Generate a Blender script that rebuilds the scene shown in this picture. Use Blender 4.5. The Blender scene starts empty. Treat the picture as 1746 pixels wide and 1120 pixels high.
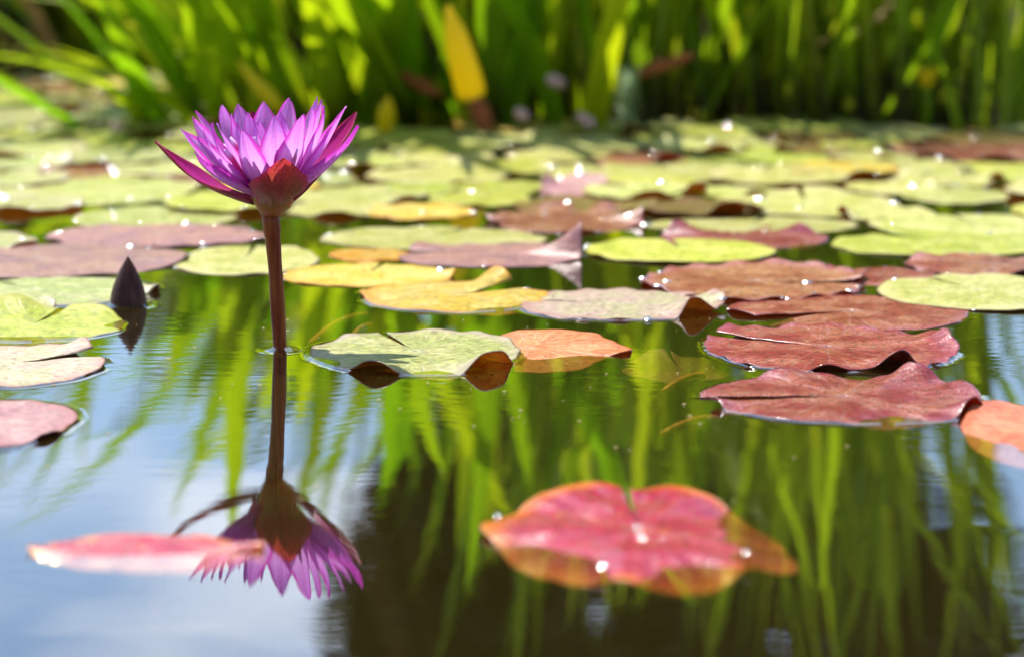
import bpy, math, random
from mathutils import Vector, Quaternion, noise as mn
sc = bpy.context.scene
col = sc.collection
R = math.radians

# ------------------------------------------------------------------ camera
PITCH = math.atan(880.0 / 4850.0)
FPX = 4850.0                                   # focal length in photograph pixels (1746 wide)
CAM = Vector((0, 0, 0.317))
cd = bpy.data.cameras.new('camera'); cam = bpy.data.objects.new('camera', cd); col.objects.link(cam)
cam.location = CAM; cam.rotation_euler = (math.pi / 2 - PITCH, 0, 0)
cd.sensor_width = 36.0; cd.lens = 36.0 * FPX / 1746.0
cd.clip_start = 0.02; cd.clip_end = 500
cd.dof.use_dof = True; cd.dof.focus_distance = 1.685; cd.dof.aperture_fstop = 5.6
cd.dof.aperture_blades = 0
sc.camera = cam

# ------------------------------------------------------------------ light
SUN = Vector((-0.34, 0.50, 1.22)).normalized()  # towards the sun: high, behind the scene, a little to the left
w = bpy.data.worlds.new('World'); sc.world = w; w.use_nodes = True
nt = w.node_tree; nt.nodes.clear()
def wn(t): return nt.nodes.new(t)
wo = wn('ShaderNodeOutputWorld'); bg = wn('ShaderNodeBackground'); sky = wn('ShaderNodeTexSky')
sky.sky_type = 'NISHITA'; sky.sun_disc = False
sky.sun_elevation = math.asin(SUN.z); sky.sun_rotation = math.atan2(SUN.x, SUN.y)
sky.air_density = 1.0; sky.dust_density = 0.15; sky.ozone_density = 2.0
tc = wn('ShaderNodeTexCoord'); mp = wn('ShaderNodeMapping'); mp.inputs['Scale'].default_value = (1, 1, 2.6)
cn = wn('ShaderNodeTexNoise'); cn.inputs['Scale'].default_value = 2.3; cn.inputs['Detail'].default_value = 7; cn.inputs['Roughness'].default_value = 0.55
cr = wn('ShaderNodeValToRGB'); cr.color_ramp.elements[0].position = 0.55; cr.color_ramp.elements[1].position = 0.68
cm = wn('ShaderNodeMix'); cm.data_type = 'RGBA'; cm.inputs['B'].default_value = (9.5, 9.8, 10.5, 1)
nt.links.new(tc.outputs['Generated'], mp.inputs['Vector']); nt.links.new(mp.outputs[0], cn.inputs['Vector'])
nt.links.new(cn.outputs['Fac'], cr.inputs['Fac']); nt.links.new(cr.outputs['Color'], cm.inputs['Factor'])
nt.links.new(sky.outputs[0], cm.inputs['A']); nt.links.new(cm.outputs['Result'], bg.inputs['Color'])
bg.inputs['Strength'].default_value = 0.12
nt.links.new(bg.outputs[0], wo.inputs['Surface'])
sd = bpy.data.lights.new('sun', 'SUN'); so = bpy.data.objects.new('sun', sd); col.objects.link(so)
sd.energy = 5.0; sd.angle = R(0.55); sd.color = (1.0, 0.95, 0.86)
so.rotation_euler = (-SUN).to_track_quat('-Z', 'Y').to_euler(); so.location = (0, 0, 5)

vs = sc.view_settings; vs.view_transform = 'Standard'; vs.look = 'None'; vs.exposure = 0.95; vs.gamma = 1; vs.use_curve_mapping = False
cy = sc.cycles
cy.use_denoising = True; cy.use_adaptive_sampling = True; cy.adaptive_threshold = 0.025; cy.adaptive_min_samples = 20
cy.max_bounces = 5; cy.transparent_max_bounces = 8; cy.diffuse_bounces = 3; cy.glossy_bounces = 2; cy.transmission_bounces = 3
cy.sample_clamp_indirect = 6.0; cy.caustics_reflective = False; cy.caustics_refractive = False

# ------------------------------------------------------------------ pixel -> place
FW = Vector((0, math.cos(PITCH), -math.sin(PITCH))); UP = Vector((0, math.sin(PITCH), math.cos(PITCH)))
def ray(px, py): return FW + Vector(((px - 873) / FPX, 0, 0)) - UP * ((py - 560) / FPX)
def at(px, py, z=0.0):
    d = ray(px, py); return CAM + d * ((z - CAM.z) / d.z)
def aty(px, py, Y):
    d = ray(px, py); return CAM + d * (Y / d.y)

# ------------------------------------------------------------------ object helpers
def tag(o, label=None, cat=None, group=None, kind=None):
    if label: o['label'] = label
    if cat: o['category'] = cat
    if group: o['group'] = group
    if kind: o['kind'] = kind
    return o
def empty(name, loc, label, cat, group=None):
    o = bpy.data.objects.new(name, None); col.objects.link(o); o.location = loc
    o.empty_display_size = 0.02
    return tag(o, label, cat, group)
def mesh(name, vs_, fs, uvs=None, smooth=True, mats=()):
    m = bpy.data.meshes.new(name); m.from_pydata([tuple(v) for v in vs_], [], fs)
    if uvs is not None:
        l = m.uv_layers.new(name='UVMap')
        flat = []
        for p in m.polygons:
            for vi in p.vertices: flat += uvs[vi]
        l.data.foreach_set('uv', flat)
    if smooth: m.polygons.foreach_set('use_smooth', [True] * len(m.polygons))
    for k in mats: m.materials.append(k)
    m.update(); return m
def obj(name, m, parent=None, loc=None):
    o = bpy.data.objects.new(name, m); col.objects.link(o)
    if parent is not None: o.parent = parent
    if loc is not None: o.location = loc
    return o

# ------------------------------------------------------------------ materials
class NB:
    def __init__(s, name):
        s.m = bpy.data.materials.new(name); s.m.use_nodes = True; s.t = s.m.node_tree; s.t.nodes.clear()
        s.out = s.n('ShaderNodeOutputMaterial')
    def n(s, t, **k):
        x = s.t.nodes.new(t)
        for a, b in k.items(): setattr(x, a, b)
        return x
    def l(s, a, b): s.t.links.new(a, b)
    def put(s, sock, v):
        if hasattr(v, 'links') or hasattr(v, 'is_linked'): s.l(v, sock)
        else: sock.default_value = v
    def math(s, op, a, b=None, c=None, clamp=False):
        x = s.n('ShaderNodeMath', operation=op); x.use_clamp = clamp
        for i, v in enumerate((a, b, c)):
            if v is not None: s.put(x.inputs[i], v)
        return x.outputs[0]
    def mix(s, f, a, b):
        x = s.n('ShaderNodeMix', data_type='RGBA')
        s.put(x.inputs['Factor'], f)
        s.put(x.inputs['A'], a if not isinstance(a, tuple) else (*a, 1)[:4]); s.put(x.inputs['B'], b if not isinstance(b, tuple) else (*b, 1)[:4])
        return x.outputs['Result']
    def ss(s, v, lo, hi, a=0.0, b=1.0):
        x = s.n('ShaderNodeMapRange', interpolation_type='SMOOTHSTEP')
        s.put(x.inputs[0], v); x.inputs[1].default_value = lo; x.inputs[2].default_value = hi; x.inputs[3].default_value = a; x.inputs[4].default_value = b
        return x.outputs[0]
    def noise(s, vec, scale, detail=3, rough=0.55):
        x = s.n('ShaderNodeTexNoise'); x.inputs['Scale'].default_value = scale; x.inputs['Detail'].default_value = detail; x.inputs['Roughness'].default_value = rough
        if vec is not None: s.l(vec, x.inputs['Vector'])
        return x.outputs['Fac']
    def mapping(s, vec, scale=(1, 1, 1), loc=None):
        x = s.n('ShaderNodeMapping'); s.l(vec, x.inputs['Vector']); x.inputs['Scale'].default_value = scale
        if loc is not None: s.put(x.inputs['Location'], loc)
        return x.outputs[0]
    def bump(s, h, dist, strength=1.0, normal=None):
        x = s.n('ShaderNodeBump'); x.inputs['Distance'].default_value = dist; x.inputs['Strength'].default_value = strength
        s.l(h, x.inputs['Height'])
        if normal is not None: s.l(normal, x.inputs['Normal'])
        return x.outputs[0]
    def leafy(s, colr, transcol, transl, rough, spec=0.5, normal=None, coat=0.0):
        p = s.n('ShaderNodeBsdfPrincipled'); s.put(p.inputs['Base Color'], colr if not isinstance(colr, tuple) else (*colr, 1))
        s.put(p.inputs['Roughness'], rough); p.inputs['Specular IOR Level'].default_value = spec
        if coat: p.inputs['Coat Weight'].default_value = coat; p.inputs['Coat Roughness'].default_value = 0.12
        if normal is not None: s.l(normal, p.inputs['Normal'])
        if transl > 0:
            t = s.n('ShaderNodeBsdfTranslucent'); s.put(t.inputs['Color'], transcol if not isinstance(transcol, tuple) else (*transcol, 1))
            if normal is not None: s.l(normal, t.inputs['Normal'])
            x = s.n('ShaderNodeMixShader'); s.put(x.inputs[0], transl); s.l(p.outputs[0], x.inputs[1]); s.l(t.outputs[0], x.inputs[2])
            s.l(x.outputs[0], s.out.inputs['Surface'])
        else: s.l(p.outputs[0], s.out.inputs['Surface'])
        return s.m

def pad_mat(name, c1, c2, rim, vein, spot, transl=0.18, rough=0.32, spotamt=0.5, spec=0.20, scale=38, coat=0.0, scurf=.3):
    b = NB(name)
    tcn = b.n('ShaderNodeTexCoord'); oi = b.n('ShaderNodeObjectInfo')
    sx = b.n('ShaderNodeSeparateXYZ'); b.l(tcn.outputs['UV'], sx.inputs[0])
    u, v = sx.outputs[0], sx.outputs[1]
    cx = b.n('ShaderNodeCombineXYZ')
    for i in range(3): b.l(b.math('MULTIPLY', oi.outputs['Random'], 7.0 + 11 * i), cx.inputs[i])
    P = b.mapping(tcn.outputs['Object'], (1, 1, 1), cx.outputs[0])
    n1 = b.noise(P, scale, 4, 0.6); n2 = b.noise(P, scale * 6, 4, 0.65); n3 = b.noise(P, 1100, 2, 0.6)
    c = b.mix(b.ss(n1, 0.38, 0.62), c1, c2)
    hm = b.n('ShaderNodeHueSaturation'); b.l(c, hm.inputs['Color']); b.l(b.ss(n2, .3, .7, .62, 1.26), hm.inputs['Value']); c = hm.outputs[0]
    # radial veins, forking towards the rim
    wob = b.math('MULTIPLY', b.math('SUBTRACT', b.noise(P, 55, 3), 0.5), 2.2)
    def veins(k, w):
        a = b.math('ABSOLUTE', b.math('SINE', b.math('ADD', b.math('MULTIPLY', u, math.pi * k), wob)))
        return b.ss(a, 0.0, w, 1.0, 0.0)
    v1 = b.math('MULTIPLY', veins(15, 0.22), b.ss(v, 0.95, 0.4))
    v2 = b.math('MULTIPLY', veins(30, 0.35), b.math('MULTIPLY', b.ss(v, 0.42, 0.62), b.ss(v, 1.0, 0.8)))
    vv = b.math('MULTIPLY', b.math('MAXIMUM', v1, v2), b.ss(n1, .3, .6, .25, 1.0))
    c = b.mix(b.math('MULTIPLY', vv, 0.6), c, vein)
    c = b.mix(b.math('MULTIPLY', b.ss(v, 0.16, 0.0), 0.7), c, vein)
    edge = b.ss(b.math('ADD', v, b.math('MULTIPLY', b.math('SUBTRACT', n1, 0.5), 0.4)), 0.80, 1.03)
    c = b.mix(b.math('MULTIPLY', edge, 0.8), c, rim)
    c = b.mix(b.math('MULTIPLY', b.ss(v, .972, .99), 0.6), c, spot)
    sp = b.noise(P, scale * 3.3, 3, 0.6)
    c = b.mix(b.math('MULTIPLY', b.ss(sp, 0.62, 0.70), spotamt), c, spot)
    hs = b.n('ShaderNodeHueSaturation'); b.l(c, hs.inputs['Color'])
    b.l(b.math('MULTIPLY_ADD', oi.outputs['Random'], 0.025, 0.4875), hs.inputs['Hue'])
    b.l(b.math('MULTIPLY_ADD', b.math('FRACT', b.math('MULTIPLY', oi.outputs['Random'], 13.7)), 0.3, 0.86), hs.inputs['Value'])
    c = hs.outputs[0]
    # pale scurf and dust left by drying water
    du = b.math('MULTIPLY', b.ss(n3, 0.57, 0.64), b.ss(n1, 0.42, 0.60))
    c = b.mix(b.math('MULTIPLY', du, scurf), c, (0.78, 0.70, 0.66))
    h = b.math('ADD', b.math('MULTIPLY', vv, -0.22), b.math('ADD', b.math('MULTIPLY', n2, 0.55), b.math('MULTIPLY', n3, 0.14)))
    nm = b.bump(h, 0.0016, 0.75)
    rg = b.math('MULTIPLY_ADD', n2, 0.30, rough - 0.12)
    tcol = b.n('ShaderNodeHueSaturation'); b.l(c, tcol.inputs['Color']); tcol.inputs['Saturation'].default_value = 1.25; tcol.inputs['Value'].default_value = 1.2
    return b.leafy(c, tcol.outputs[0], transl, rg, spec, nm, coat)

G_ = dict(c1=(.36, .37, .085), c2=(.46, .45, .15), rim=(.50, .45, .20), vein=(.56, .54, .26), spot=(.20, .13, .04))
PM = {
 'green':  pad_mat('pad_green', **G_),
 'bright': pad_mat('pad_bright_green', (.33, .37, .045), (.41, .43, .075), (.42, .42, .08), (.48, .50, .14), (.24, .2, .03)),
 'pale':   pad_mat('pad_pale_green', transl=.3, c1=(.38, .42, .12), c2=(.48, .48, .17), rim=(.50, .40, .30), vein=(.58, .58, .34), spot=(.20, .10, .05), spotamt=.6, spec=.5),
 'pinkpale': pad_mat('pad_pale_pinkish', (.42, .40, .22), (.46, .34, .26), (.40, .22, .19), (.56, .50, .34), (.25, .12, .08)),
 'yellow': pad_mat('pad_yellow', (.52, .38, .045), (.54, .44, .10), (.55, .28, .02), (.58, .50, .18), (.40, .16, .01)),
 'orange': pad_mat('pad_orange', (.52, .21, .02), (.52, .30, .05), (.50, .11, .01), (.5, .35, .12), (.30, .06, .01)),
 'salmon': pad_mat('pad_salmon', (.52, .15, .07), (.55, .22, .10), (.50, .13, .05), (.6, .33, .2), (.30, .05, .02)),
 'red':    pad_mat('pad_red', (.22, .026, .022), (.31, .075, .034), (.28, .040, .052), (.42, .19, .15), (.14, .025, .025), rough=.27, spec=.32, coat=.35, scurf=.55),
 'crimson': pad_mat('pad_crimson', (.42, .012, .014), (.46, .045, .030), (.82, .27, .008), (.58, .24, .20), (.62, .34, .01), rough=.20, spec=.45, coat=.45),
 'redbrown': pad_mat('pad_red_brown', (.24, .060, .032), (.33, .125, .042), (.30, .09, .085), (.40, .21, .15), (.13, .03, .025), rough=.27, spec=.32, coat=.35, scurf=.55),
 'purple': pad_mat('pad_purple', (.25, .12, .13), (.34, .17, .12), (.30, .14, .13), (.40, .26, .22), (.13, .06, .06), spec=.4),
 'pink':   pad_mat('pad_pink', (.40, .19, .20), (.46, .26, .24), (.40, .17, .16), (.52, .34, .30), (.2, .08, .08), spec=.45),
 'olive':  pad_mat('pad_olive', (.14, .12, .015), (.18, .11, .02), (.16, .08, .02), (.22, .18, .05), (.08, .04, .01)),
}
def under_mat(name, c1, c2, spot, transl):
    b = NB(name); t = b.n('ShaderNodeTexCoord')
    n1 = b.noise(t.outputs['Object'], 120, 3); n2 = b.noise(t.outputs['Object'], 420, 2)
    vo = b.n('ShaderNodeTexVoronoi', feature='DISTANCE_TO_EDGE'); vo.inputs['Scale'].default_value = 190; b.l(t.outputs['Object'], vo.inputs['Vector'])
    c = b.mix(b.ss(n1, .38, .62), c1, c2)
    c = b.mix(b.math('MULTIPLY', b.ss(vo.outputs['Distance'], .06, .0), .5), c, (.5, .2, .06))
    c = b.mix(b.ss(n2, .62, .68), c, spot)
    return b.leafy(c, c, transl, .35, .5, b.bump(vo.outputs['Distance'], .0006, .6))
UM = {'red': under_mat('underside_red', (.46, .085, .012), (.55, .19, .025), (.08, .012, .008), .75),
      'maroon': under_mat('underside_maroon', (.075, .016, .014), (.11, .025, .018), (.03, .008, .008), .3)}

def petal_mat(name, tip, mid, base, edge, speck, speckamt, transl):
    b = NB(name); t = b.n('ShaderNodeTexCoord'); sx = b.n('ShaderNodeSeparateXYZ'); b.l(t.outputs['UV'], sx.inputs[0])
    u, v = sx.outputs[0], sx.outputs[1]
    au = b.math('ABSOLUTE', b.math('MULTIPLY_ADD', u, 2.0, -1.0))
    st = b.noise(b.mapping(t.outputs['UV'], (26, 1.6, 1)), 1.0, 4, .6)
    c = b.mix(b.ss(b.math('ADD', v, b.math('MULTIPLY', st, .25)), .12, .62), base, mid)
    c = b.mix(b.ss(v, .55, 1.0), c, tip)
    c = b.mix(b.math('MULTIPLY', b.ss(b.math('ADD', au, b.math('MULTIPLY', st, .3)), .82, 1.10), .85), c, edge)
    c = b.mix(b.math('MULTIPLY', b.ss(st, .48, .72), .42), c, edge)
    c = b.mix(b.math('MULTIPLY', b.ss(au, .10, .0), .25), c, edge)
    sp = b.noise(b.mapping(t.outputs['UV'], (24, 46, 1)), 1.0, 2, .5)
    c = b.mix(b.math('MULTIPLY', b.ss(sp, .53, .60), speckamt), c, speck)
    nm = b.bump(st, .0004, .7)
    return b.leafy(c, c, transl, .42, .35, nm)
M_petal = petal_mat('petal_violet', (.68, .23, .76), (.80, .43, .86), (.84, .05, .50), (.64, .015, .46), (.40, .02, .45), 0.25, .5)
M_petal_spk = petal_mat('petal_speckled', (.60, .05, .52), (.62, .16, .72), (.66, .03, .34), (.52, .015, .40), (.26, .01, .30), .8, .42)
M_sep_in = petal_mat('sepal_inner', (.50, .01, .16), (.68, .04, .42), (.72, .18, .10), (.42, .01, .12), (.3, .01, .1), .2, .6)
M_sep_out = petal_mat('sepal_outer', (.30, .025, .025), (.22, .028, .02), (.26, .085, .02), (.36, .012, .06), (.06, .012, .012), .7, .32)
M_sep_front = petal_mat('sepal_front', (.56, .055, .045), (.28, .060, .030), (.40, .26, .06), (.52, .02, .10), (.08, .015, .012), .75, .55)

def stalk_mat(name, c1, c2, rough=.3, transl=0.0):
    b = NB(name); t = b.n('ShaderNodeTexCoord')
    n = b.noise(b.mapping(t.outputs['Object'], (260, 260, 18)), 1.0, 4, .6); n2 = b.noise(t.outputs['Object'], 900, 2)
    c = b.mix(b.ss(n, .35, .68), c1, c2); c = b.mix(b.math('MULTIPLY', b.ss(n2, .64, .72), .25), c, (.2, .09, .04))
    return b.leafy(c, c, transl, rough, .14, b.bump(n, .0007, .7))
M_stem = stalk_mat('flower_stalk', (.11, .013, .004), (.21, .055, .009), .36)
M_recept = stalk_mat('receptacle_skin', (.22, .12, .025), (.30, .07, .03), .4)
M_bud = stalk_mat('bud_skin', (.022, .007, .007), (.070, .024, .018), .42)
M_stalk = stalk_mat('leaf_stalk_skin', (.40, .15, .02), (.3, .16, .03), .4)

def stamen_mat():
    b = NB('stamen'); t = b.n('ShaderNodeTexCoord'); sx = b.n('ShaderNodeSeparateXYZ'); b.l(t.outputs['UV'], sx.inputs[0])
    c = b.mix(b.ss(sx.outputs[1], .35, .65), (.85, .30, .02), (.80, .06, .32)); c = b.mix(b.ss(sx.outputs[1], .8, .95), c, (.75, .55, .85))
    return b.leafy(c, c, .35, .45, .4)
M_stamen = stamen_mat()

def blade_mat(name, c1, c2, c3, transl=.5, rough=.35, foot=None):
    b = NB(name); t = b.n('ShaderNodeTexCoord'); oi = b.n('ShaderNodeObjectInfo')
    sx = b.n('ShaderNodeSeparateXYZ'); b.l(t.outputs['UV'], sx.inputs[0])
    n = b.noise(b.mapping(t.outputs['UV'], (40, 1.5, 1)), 1.0, 3); nb = b.noise(t.outputs['Object'], 22, 3)
    c = b.mix(oi.outputs['Random'], c1, c2)
    c = b.mix(b.math('MULTIPLY', b.ss(n, .4, .7), .35), c, c2)
    c = b.mix(b.math('MULTIPLY', b.ss(nb, .58, .72), .5), c, c3)
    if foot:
        c = b.mix(b.math('MULTIPLY', b.ss(b.math('ADD', sx.outputs[1], b.math('MULTIPLY', b.math('SUBTRACT', nb, .5), .25)), foot[1], foot[0]), .92), c, (.035, .022, .006))  # brown sheaths, darkened further: shade between the blade feet painted into the colour
    return b.leafy(c, c, transl, rough, .4, b.bump(n, .0015, .5))
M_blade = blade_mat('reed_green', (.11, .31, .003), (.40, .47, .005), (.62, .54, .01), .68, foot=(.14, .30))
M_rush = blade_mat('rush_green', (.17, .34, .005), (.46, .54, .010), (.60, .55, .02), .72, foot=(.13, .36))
M_yblade = blade_mat('reed_yellow', (.75, .62, .01), (.78, .60, .01), (.65, .38, .02), .5)
M_dry = blade_mat('reed_dry', (.40, .26, .10), (.30, .15, .05), (.48, .38, .22), .3, .6)
M_rust = blade_mat('leaf_rust', (.30, .08, .02), (.40, .13, .02), (.15, .04, .02), .35, .6)
M_pinkp = blade_mat('fallen_petal', (.62, .36, .36), (.66, .46, .42), (.5, .25, .2), .4, .5)
M_fern = blade_mat('pale_water_plant', (.26, .36, .16), (.30, .40, .22), (.2, .3, .1), .4, .5)

def water_mat():
    b = NB('pond_water'); t = b.n('ShaderNodeTexCoord')
    P = t.outputs['Object']
    h1 = b.noise(P, 9, 1.5, .4); h2 = b.noise(b.mapping(P, (.55, 2.3, 1)), 50, 2, .5)
    sp = b.n('ShaderNodeSeparateXYZ'); b.l(P, sp.inputs[0])                # a breath of wind behind the flower, calm water before it
    patch = b.math('MULTIPLY', b.ss(b.noise(P, 3.1, 1), .32, .60), b.ss(sp.outputs[1], 1.16, 1.50, .25, 1.0))
    h = b.math('ADD', b.math('MULTIPLY', h1, 1.0), b.math('MULTIPLY', b.math('MULTIPLY', h2, patch), .27))
    nm = b.bump(h, .00038, 1.0)
    g = b.n('ShaderNodeBsdfGlossy'); g.inputs['Roughness'].default_value = 0.012; g.inputs['Color'].default_value = (1, 1, 1, 1); b.l(nm, g.inputs['Normal'])
    tp = b.n('ShaderNodeBsdfTransparent'); tp.inputs['Color'].default_value = (.97, .86, .58, 1)
    df = b.n('ShaderNodeBsdfDiffuse'); df.inputs['Color'].default_value = (.105, .080, .018, 1)      # suspended silt
    tr = b.n('ShaderNodeMixShader'); tr.inputs[0].default_value = .11; b.l(tp.outputs[0], tr.inputs[1]); b.l(df.outputs[0], tr.inputs[2])
    # Schlick reflectance, the same from above and below (so that light reaches what lies under the surface)
    ge = b.n('ShaderNodeNewGeometry'); dt = b.n('ShaderNodeVectorMath', operation='DOT_PRODUCT'); b.l(nm, dt.inputs[0]); b.l(ge.outputs['Incoming'], dt.inputs[1])
    om = b.math('SUBTRACT', 1.0, b.math('ABSOLUTE', dt.outputs['Value']), clamp=True)
    fac = b.math('MULTIPLY_ADD', b.math('POWER', om, 4.0), .78, .18)
    x = b.n('ShaderNodeMixShader'); b.l(fac, x.inputs[0]); b.l(tr.outputs[0], x.inputs[1]); b.l(g.outputs[0], x.inputs[2])
    b.l(x.outputs[0], b.out.inputs['Surface'])
    return b.m
M_water = water_mat()
def drop_mat():
    b = NB('water_drop'); g = b.n('ShaderNodeBsdfGlossy'); g.inputs['Roughness'].default_value = .10
    tr = b.n('ShaderNodeBsdfTransparent'); x = b.n('ShaderNodeMixShader'); x.inputs[0].default_value = .6
    b.l(tr.outputs[0], x.inputs[1]); b.l(g.outputs[0], x.inputs[2]); b.l(x.outputs[0], b.out.inputs['Surface'])
    return b.m
M_drop = drop_mat()
def soil_mat():
    b = NB('bank_soil'); t = b.n('ShaderNodeTexCoord'); g = b.n('ShaderNodeNewGeometry')
    n = b.noise(t.outputs['Object'], 9, 6, .65); n2 = b.noise(t.outputs['Object'], 55, 4, .65)
    c = b.mix(b.ss(n, .4, .62), (.030, .019, .008), (.065, .045, .014)); c = b.mix(b.math('MULTIPLY', b.ss(n2, .55, .7), .5), c, (.13, .085, .03))
    gr = b.noise(t.outputs['Object'], .8, 3)
    sz = b.n('ShaderNodeSeparateXYZ'); b.l(g.outputs['Position'], sz.inputs[0])
    c = b.mix(b.math('MULTIPLY', b.ss(sz.outputs[1], 4.5, 7.0), .85), c, (.055, .085, .018))
    c = b.mix(b.ss(sz.outputs[2], -.02, -.10), c, (.034, .024, .008))
    return b.leafy(c, c, 0, .9, .2, b.bump(n2, .02, .8))
M_soil = soil_mat()

# ------------------------------------------------------------------ setting: ground, water
def shore(x):
    t = min(1, max(0, (x + .44) / .20)); t = t * t * (3 - 2 * t)
    return 3.72 * (1 - t) + 3.30 * t + .03 * math.sin(x * 9) + .02 * math.sin(x * 23 + 1)
def ground():
    xs = [-300, -120, -60, -32, -27, -22, -12, -6, -4, -3] + [-2.6 + .1 * i for i in range(53)] + [3, 4, 6, 12, 22, 27, 32, 60, 120, 300]
    ys = [-300, -120, -50, -22, -18, -14, -6, -2, 0, 1, 2] + [2.4 + .07 * i for i in range(36)] + [5.2, 5.8, 6.6, 8, 10, 13, 18, 30, 60, 120, 300]
    V = []; F = []
    for y in ys:
        for x in xs:
            d = y - shore(max(-4, min(4, x)))
            z = -.95 + 1.0 * (lambda t: t * t * (3 - 2 * t))(min(1, max(0, (d + .55) / .70)))
            e = max(abs(x) - 24, -15 - y)
            z = max(z, -.95 + 1.1 * min(1, max(0, e / 4)))
            if d > .15: z += .012 * mn.noise(Vector((x * 3, y * 3, 0))) + .008 * min(d, 20)
            V.append((x, y, z))
    n = len(xs)
    for j in range(len(ys) - 1):
        for i in range(n - 1):
            a = j * n + i; F.append((a, a + 1, a + n + 1, a + n))
    o = obj('ground', mesh('ground', V, F, mats=[M_soil])); tag(o, 'dark brown muddy pond bed and bank under the reeds', 'ground', kind='structure')
ground()
wm = mesh('water', [(-30, -18, 0), (30, -18, 0), (30, 4.6, 0), (-30, 4.6, 0)], [(0, 1, 2, 3)], smooth=False, mats=[M_water])
tag(obj('water', wm), 'still dark pond water mirroring the flower, reeds and sky', 'water', kind='structure')

# ------------------------------------------------------------------ lily pads
rnd = random.Random(5)
PADS = []                                   # (x, y, rx, ry) of pads already placed
def sm(t): t = min(1, max(0, t)); return t * t * (3 - 2 * t)
def angd(a, b): return (a - b + 180) % 360 - 180

def drops(parent, pts, seed):
    r = random.Random(seed); V = []; F = []
    for (x, y, z, rad) in pts:
        b0 = len(V); S = 10; rings = 4; cmax = R(44); cr_ = rad / math.sin(cmax)
        ax = r.uniform(.6, 1.7)
        for i in range(1, rings + 1):
            a = cmax * i / rings
            for j in range(S):
                t = 2 * math.pi * j / S
                V.append((x + cr_ * math.sin(a) * math.cos(t) * ax, y + cr_ * math.sin(a) * math.sin(t) / ax, z + cr_ * (math.cos(a) - math.cos(cmax))))
        V.append((x, y, z + cr_ * (1 - math.cos(cmax)))); top = len(V) - 1
        for j in range(S): F.append((top, b0 + j, b0 + (j + 1) % S))
        for i in range(rings - 1):
            for j in range(S):
                a = b0 + i * S + j; c = b0 + i * S + (j + 1) % S; F.append((a, a + S, c + S, c))
    o = obj('water_droplets', mesh('water_droplets', V, F, mats=[M_drop]), parent); o['kind'] = 'stuff'

def pad_mesh(rx, ry, notch, nw, seed, lifts=(), wave=.0012, dish=.0, scal=.012, teeth=26, up=.0, tilt=(0, 0), mats=(), nt_=132, nr=15, lobes=.10, bumpy=.0005, outline=None):
    r_ = random.Random(seed); ph = [r_.uniform(0, 6.28) for _ in range(8)]
    V = []; UVc = []; F = []; rim = []
    off = Vector((seed * 1.37, seed * .71, 0))
    for i in range(nr + 1):
        q = i / nr; q = 1 - (1 - q) ** 1.35; q = max(q, .012)
        for j in range(nt_ + 1):
            s = j / nt_
            a = notch + nw + s * (360 - 2 * nw); t = R(a)
            ed = min(s, 1 - s) * (360 - 2 * nw)
            outl = 1 + .030 * math.sin(2 * t + ph[0]) + .022 * math.sin(3 * t + ph[1]) + .012 * math.sin(5 * t + ph[2]) + .010 * math.sin(11 * t + ph[6]) + .012 * mn.noise(Vector((a * .11, seed * 2.3, 0)))
            outl += scal * (.55 + .9 * mn.noise(Vector((a * .03, seed, 0)))) * (abs(math.sin(teeth * t / 2 + ph[3] + .8 * math.sin(3 * t + ph[4]))) - .6)
            if outline:
                for (a0, f0), (a1, f1) in zip(outline, outline[1:] + [(outline[0][0] + 360, outline[0][1])]):
                    if (a - a0) % 360 <= a1 - a0:
                        outl += f0 + (f1 - f0) * sm(((a - a0) % 360) / (a1 - a0)) - 1; break
            outl -= lobes * math.exp(-(ed / 11) ** 2)
            rr = q * outl
            rr *= 1
            x = rx * rr * math.cos(t); y = ry * rr * math.sin(t)
            z = dish * q * q - .0011 * q ** 5 + .28 * wave * q ** 3 * (math.sin(5 * t + ph[5]) + .8 * math.sin(8 * t + ph[6]) + .6 * math.sin(13 * t + ph[7]))
            z += bumpy * mn.noise(Vector((x * 60, y * 60, 0)) + off) * 1.5 * min(1, q * 3)
            z += up * q ** 14 * (.5 + .5 * math.sin(teeth * t / 2 + ph[3]))
            z += tilt[0] * x + tilt[1] * y
            pull = 0
            for L in lifts:
                la, lw, lh = L[:3]; pw = L[3] if len(L) > 3 else 4
                k = math.exp(-(abs(angd(a, la)) / lw) ** 3.0) * q ** pw
                z += lh * k
                if lh > .006: pull += (L[4] if len(L) > 4 else .35) * lh * k
            x -= pull * math.cos(t); y -= pull * math.sin(t)
            V.append((x, y, z)); UVc.append((a / 360.0, q))
            if i == nr: rim.append((x, y, z, t))
    n = nt_ + 1
    for i in range(nr):
        for j in range(nt_):
            a = i * n + j; F.append((a, a + n, a + n + 1, a + 1))
    return V, F, UVc, rim

def men(parent, rim, zb, width=.006, h=.0011, closed=False, name='water_meniscus', keep=None):
    V = []; F = []; K = 5; prev = False
    for (x, y, z, t) in rim:
        zz = z + zb
        lim = 1.0 if -.003 < zz < .003 else 0.0
        row = []
        for k in range(K):
            s = k / (K - 1)
            hh = h * lim * math.exp(-3.2 * s) * (1 - s) + .00025
            row.append((x + width * s * math.cos(t), y + width * s * math.sin(t), hh - zb))
        b0 = len(V); V += row
        if prev and lim > 0:
            for k in range(K - 1): F.append((b0 - K + k, b0 - K + k + 1, b0 + k + 1, b0 + k))
        prev = lim > 0
    if F: obj(name, mesh(name, V, F, mats=[M_water]), parent)

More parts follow.
